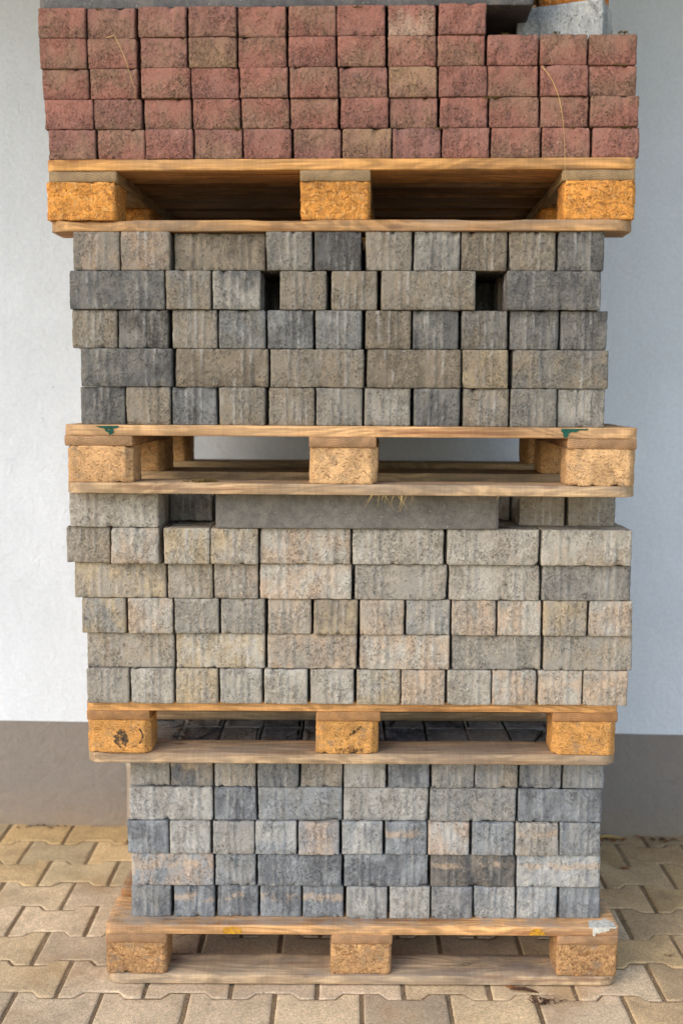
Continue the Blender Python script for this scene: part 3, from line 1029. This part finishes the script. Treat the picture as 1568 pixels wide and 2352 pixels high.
SIDE_CODES = {'A': ['cd', 'gc', 'lc', 'dg', 'wl'], 'B': ['wl', 'lo', 'tw', 'yw', 'gw'], 'C': ['tw', 'gd', 'wt', 'dg', 'tb'], 'D': ['rs', 'sr', 'ps', 'rp', 'sr']}
for kind in 'ABCD':
    h = 0.06 if kind == 'D' else 0.08
    nrow = len(ROWS[kind])
    for i, (yf, a, txt) in enumerate(ROWS[kind]):
        z = BASE[kind] + h * i + (0.0592 if kind == 'D' else 0.0792) / 2
        items = txt.split()
        for j, it in enumerate(items):
            f = it.split(',')
            x0, x1, code = float(f[0]) / 1000, float(f[1]) / 1000, f[2]
            dy = float(f[3]) / 1000 if len(f) > 3 else 0.0
            head = (x1 - x0) < 0.15
            where = f"{ORD[j]} from left, {rowname(i, nrow)}, {PNAME[kind]}"
            if code == 'K':
                me = rough_prism('kerb_stone', dense([(-0.306, -0.04), (0.306, -0.04), (0.306, 0.04), (-0.306, 0.04)], 0.008),
                                 centred(stone_rings(0.0792), 0.0792), 0.0003, 60, 3, None, 0.0015)
                o = obj('kerb_stone', me, MK, None, ((x0 + x1) / 2, yf + 0.04, z), (0, 0, 0.004))
                o.color = (*lin(112, 105, 96), 1)
                tag(o, 'long smooth dark grey kerb stone under the third pallet up', 'kerb stone')
                continue
            word = WORDS[code[0]]
            lab = f"{word} paving stone {'end' if head else 'side'}, {where}"
            hs = 0.965 if (kind, i, j) == ('C', 4, 2) else 1.0
            o = add_stone(kind, x0, x1, yf + dy, a, z, code, head, lab, GROUPS[kind], hs)
            # stones standing behind: two ranks everywhere, the full depth along both flanks
            # (and right across the top layer under the second pallet)
            deep = (kind == 'A' and i == 4)
            flank = j in (0, len(items) - 1)
            cols = [x0] if head else [x0, x0 + (x1 - x0) / 2]
            end = (0.80 if kind in 'AB' else 0.66)
            for ci, cx in enumerate(cols):
                outer = flank and (head or (ci == 0) == (j == 0))
                y = yf + dy + (0.203 if head else 0.103)
                rank = 0
                while y + 0.2 < end + 0.03 and (rank < 1 or outer or deep):
                    half = '' if head else (', left half' if ci == 0 else ', right half')
                    glab = f"paving stone, {ORD[rank]} behind the {ORD[j]} from left{half}, {rowname(i, nrow)}, {PNAME[kind]}"
                    add_stone(kind, cx + srnd.gauss(0, 0.0015), cx + 0.098, y, a, z, srnd.choice(SIDE_CODES[kind]), True, glab, 'stones behind the front row, ' + PNAME[kind])
                    y += 0.202
                    rank += 1

# stones glimpsed in the openings of the loads
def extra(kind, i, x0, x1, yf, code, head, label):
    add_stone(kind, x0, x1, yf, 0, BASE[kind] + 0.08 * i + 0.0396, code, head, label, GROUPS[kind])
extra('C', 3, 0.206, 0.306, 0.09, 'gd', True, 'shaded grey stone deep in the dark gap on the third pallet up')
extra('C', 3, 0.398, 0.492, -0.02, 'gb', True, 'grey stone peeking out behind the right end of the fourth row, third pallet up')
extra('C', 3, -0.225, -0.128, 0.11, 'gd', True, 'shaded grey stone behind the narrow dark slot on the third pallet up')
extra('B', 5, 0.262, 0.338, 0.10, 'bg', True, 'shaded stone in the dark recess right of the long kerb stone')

# ------------------------------------------------------------------ things on top of the red stones
me = rough_prism('concrete_slab', dense([(-0.5, -0.25), (0.5, -0.25), (0.5, 0.25), (-0.5, 0.25)], 0.012), centred(stone_rings(0.1072), 0.1072), 0.0005, 50, 4, None, 0.003)
o = obj('concrete_slab', me, MK, None, (-0.163, 0.136, 2.1588 + 0.0538), (0, 0, -0.0447))
o.color = (*lin(92, 88, 84), 1)
tag(o, 'dark concrete slab lying on top of the red stones', 'slab')
me = rough_prism('rough_stone', stone_outline(0), centred(stone_rings(0.088), 0.088), 0.0016, 70, 91, None, 0.006)
o = obj('rough_stone', me, MS, None, (0.413, -0.012, 2.0988 + 0.0445), (0, 0, R(-24)))
o.color = (*lin(176, 174, 166), 1)
o['tone'] = list(lin(150, 150, 146))
o['band'] = 0.0
o.scale = (0.9, 1, 1)
tag(o, 'pale grey mossy stone lying askew on the red stones, top right', 'stone')
o = obj('wooden_block', block_mesh(0.145, 0.1, 500), MC1, None, (0.432, 0.012, 2.1885), (0, 0, R(-6)))
o.color = (*lin(190, 112, 40), 1)
o['wear'] = 0.2
tag(o, 'brown chipboard block resting on the pale stone at the top right', 'block')

PE, pe = make_pallet('pallet', -0.05, -0.06, 2.2675, -0.03,
                     'pallet resting on the dark slab above the red stones, out of view',
                     ((186, 144, 100), (168, 124, 76), (200, 144, 82)), (200, 142, 72), MC2, 0.35, 6)  # stack assumed to run on above the frame, added to shade the wall
for i in range(5):  # unseen load, added for the shade it casts on the right wall
    me = rough_prism('concrete_slab', dense([(-0.56, -0.36), (0.56, -0.36), (0.56, 0.36), (-0.56, 0.36)], 0.03), centred(stone_rings(0.06), 0.06), 0.0005, 50, 5 + i, None, 0.003)
    o = obj('concrete_slab', me, MK, None, (-0.05 + 0.006 * (i % 2), 0.34, 2.4128 + 0.031 + 0.061 * i), (0, 0, -0.03))
    o.color = (*lin(120, 116, 110), 1)
    tag(o, f'added grey concrete slab, {ORD[i]} from below on the pallet above the frame', 'slab', 'added slabs on the pallet above the frame')

# ------------------------------------------------------------------ small natural things
def straw(label, pts, r=0.00065, group=None, cat='straw', mat=None):
    o = obj('straw', tube_mesh('straw', pts, r, 5), mat or MSTRAW)
    tag(o, label, cat, group)
    return o


def bez(pts, n=14):
    out = []
    for i in range(n + 1):
        t = i / n
        q = [Vector(p) for p in pts]
        while len(q) > 1:
            q = [q[k].lerp(q[k + 1], t) for k in range(len(q) - 1)]
        out.append(q[0])
    return out


def dfront(x, off=0.004):
    return -0.134 - 0.0447 * x - off


straw('bent straw hanging over the left of the red stones', [Vector((-0.535, dfront(-.535, .003), 2.098)), Vector((-0.519, dfront(-.519, .010), 2.1)), *bez([(-0.517, dfront(-.517, .011), 2.0995), (-0.49, dfront(-.49, .014), 2.055), (-0.474, dfront(-.474, .010), 1.972)])])
straw('long straw hanging down the right of the red stones to the pallet', bez([(0.342, dfront(.342, .003), 2.036), (0.39, dfront(.39, .016), 1.985), (0.388, dfront(.388, .014), 1.90), (0.394, dfront(.394, .009), 1.816)], 20))
hang = random.Random(5)
for i in range(16):
    x = hang.gauss(0.045, 0.026) if i < 13 else hang.uniform(-0.45, 0.3)
    y = -0.1362 - 0.0327 * (x + 0.0394) + 0.004
    L = hang.uniform(0.012, 0.036) if i < 13 else hang.uniform(0.003, 0.008)
    dx = hang.gauss(-0.006, 0.013) * (L / 0.03)
    o = straw('fine straw fringe hanging from the bottom of the third pallet up', bez([(x, y, 1.1722), (x + dx * 0.2, y - 0.006, 1.168), (x + dx, y - 0.004, 1.170 - L)], 7), 0.0005, 'straws hanging under the third pallet up')


def tuft(name, loc, n, size, mat, seed, label, group=None, flat=0.5):
    r = random.Random(seed)
    ms = []
    for i in range(n):
        p = Vector((r.gauss(0, size * 0.45), r.gauss(0, size * 0.2), 0))
        d = Vector((r.uniform(-1, 1), r.uniform(-1, 0.3), r.uniform(0, flat))) * size * r.uniform(0.3, 0.8)
        ms.append(tube_mesh('m', bez([p, p + d * 0.6 + Vector((0, 0, size * 0.15)), p + d], 4), size * 0.055, 3))
    me = merge(name, ms)
    for m_ in ms: bpy.data.meshes.remove(m_)
    o = obj(name, me, mat, None, loc)
    tag(o, label, 'moss' if 'moss' in name else 'debris', group)
    return o


def pcy(x, inn): return -0.1362 - 0.0327 * (x + 0.0394) + inn
tuft('moss_clump', (-0.348, pcy(-0.348, 0.03), 1.1925), 46, 0.030, MMOSS, 1, 'clump of dry moss lying on the bottom board of the third pallet up', flat=0.35)
for i, (x, z) in enumerate(((-0.55, 2.154), (-0.30, 2.154), (-0.03, 2.152), (-0.62, 2.034), (-0.40, 1.976), (0.243, 1.974), (0.27, 2.098), (0.37, 2.099), (0.50, 2.098), (0.405, 1.915), (0.51, 1.915), (0.148, 1.915), (-0.02, 2.092), (0.5, 2.036), (-0.27, 1.916), (-0.55, 1.916))):
    tuft('moss_tuft', (x, dfront(x, -0.001), z), 14, 0.011 + 0.004 * (i % 3), MMOSS, 30 + i, f"tiny dry moss tuft, {ORD[min(11, max(0, int((x + 0.66) / 0.1)))]} red stone from left, {'top of row ' if z > 0 else ''}{['one', 'two', 'three', 'four', 'five'][min(4, max(0, round((z - 1.856) / 0.06) - 1))]} up" , 'moss tufts between the red stones', 0.5)
for i, (x, y) in enumerate(((0.416, -0.070), (0.395, -0.045))):
    tuft('root_debris', (x, y, 0.002), 30 if i == 0 else 12, 0.032 if i == 0 else 0.014, MBARK, 60 + i, 'dark tangle of roots lying on the paving in front of the lowest pallet' if i == 0 else 'small scrap of dark root on the paving at the pallet front', flat=0.4)


def flake(name, loc, L, W, rz, seed, mat, label, group=None, cat='leaf', lift=0.25):
    r = random.Random(seed)
    n = 9
    vs, fs = [], []
    for i in range(n + 1):
        t = i / n
        wd = W * (math.sin(math.pi * t) ** 0.7 + 0.05) * r.uniform(0.8, 1.1)
        zc = lift * L * 0.2 * math.sin(math.pi * t * 1.3) + 0.001
        for k, s in enumerate((-1, -0.5, 0, 0.5, 1)):
            vs.append(((t - 0.5) * L, s * wd / 2, zc + lift * abs(s) * wd * 0.4 + r.uniform(0, 0.0006)))
    for i in range(n):
        for k in range(4):
            a = i * 5 + k
            fs.append((a, a + 5, a + 6, a + 1))
    m0 = len(vs)
    vs += [(x, y, z - 0.0006) for x, y, z in vs]
    fs += [tuple(m0 + q for q in reversed(f)) for f in fs]
    o = obj(name, mesh(name, vs, fs), mat, None, loc, (0, 0, rz))
    tag(o, label, cat, group)
    return o


flake('bark_piece', (0.377, -0.022, 0.001), 0.068, 0.014, -0.12, 3, mat=MBARK, label='brown splinter of bark on the paving against the lowest pallet', cat='bark')
flake('bark_piece', (0.352, -0.012, 0.001), 0.034, 0.010, -0.45, 4, mat=MLEAF, label='short reddish sliver of bark beside the larger bark piece', cat='bark')
flake('dead_leaf', (0.785, 0.847, 0.001), 0.11, 0.022, 0.15, 5, mat=MSTRAW, label='long yellow leaf at the foot of the wall, right of the stack')
flake('dead_leaf', (0.78, 0.633, 0.001), 0.030, 0.013, -0.1, 6, mat=MLEAF, label='small orange leaf on the paving right of the stack')
lr = random.Random(8)
for i in range(9):
    x = lr.uniform(0.72, 1.05)
    flake('dead_leaf', (x, 0.903 - 0.0318 * x - lr.uniform(0.012, 0.05), 0.001), lr.uniform(0.018, 0.04), lr.uniform(0.008, 0.016), lr.uniform(-1, 1), 40 + i, mat=lr.choice((MLEAF, MBARK)),
          label='withered brown leaf litter along the wall foot right of the stack', group='leaf litter along the right wall foot')
for i in range(8):
    x = lr.uniform(-1.1, -0.76)
    flake('dead_leaf', (x, 0.903 - 0.0318 * x - lr.uniform(0.008, 0.03), 0.001), lr.uniform(0.01, 0.022), lr.uniform(0.005, 0.009), lr.uniform(-1, 1), 80 + i, mat=MBARK,
          label='tiny dark leaf crumb along the wall foot left of the stack', group='leaf crumbs along the left wall foot')
tuft('dark_pellet', (0.764, 0.138, 0.002), 16, 0.014, MBARK, 90, 'small dark clump of debris on the paving right of the lowest pallet', flat=0.8)
tuft('dark_pellet', (0.697, 0.317, 0.0), 10, 0.009, MBARK, 91, 'tiny black crumb in a paving joint right of the stack', flat=0.8)
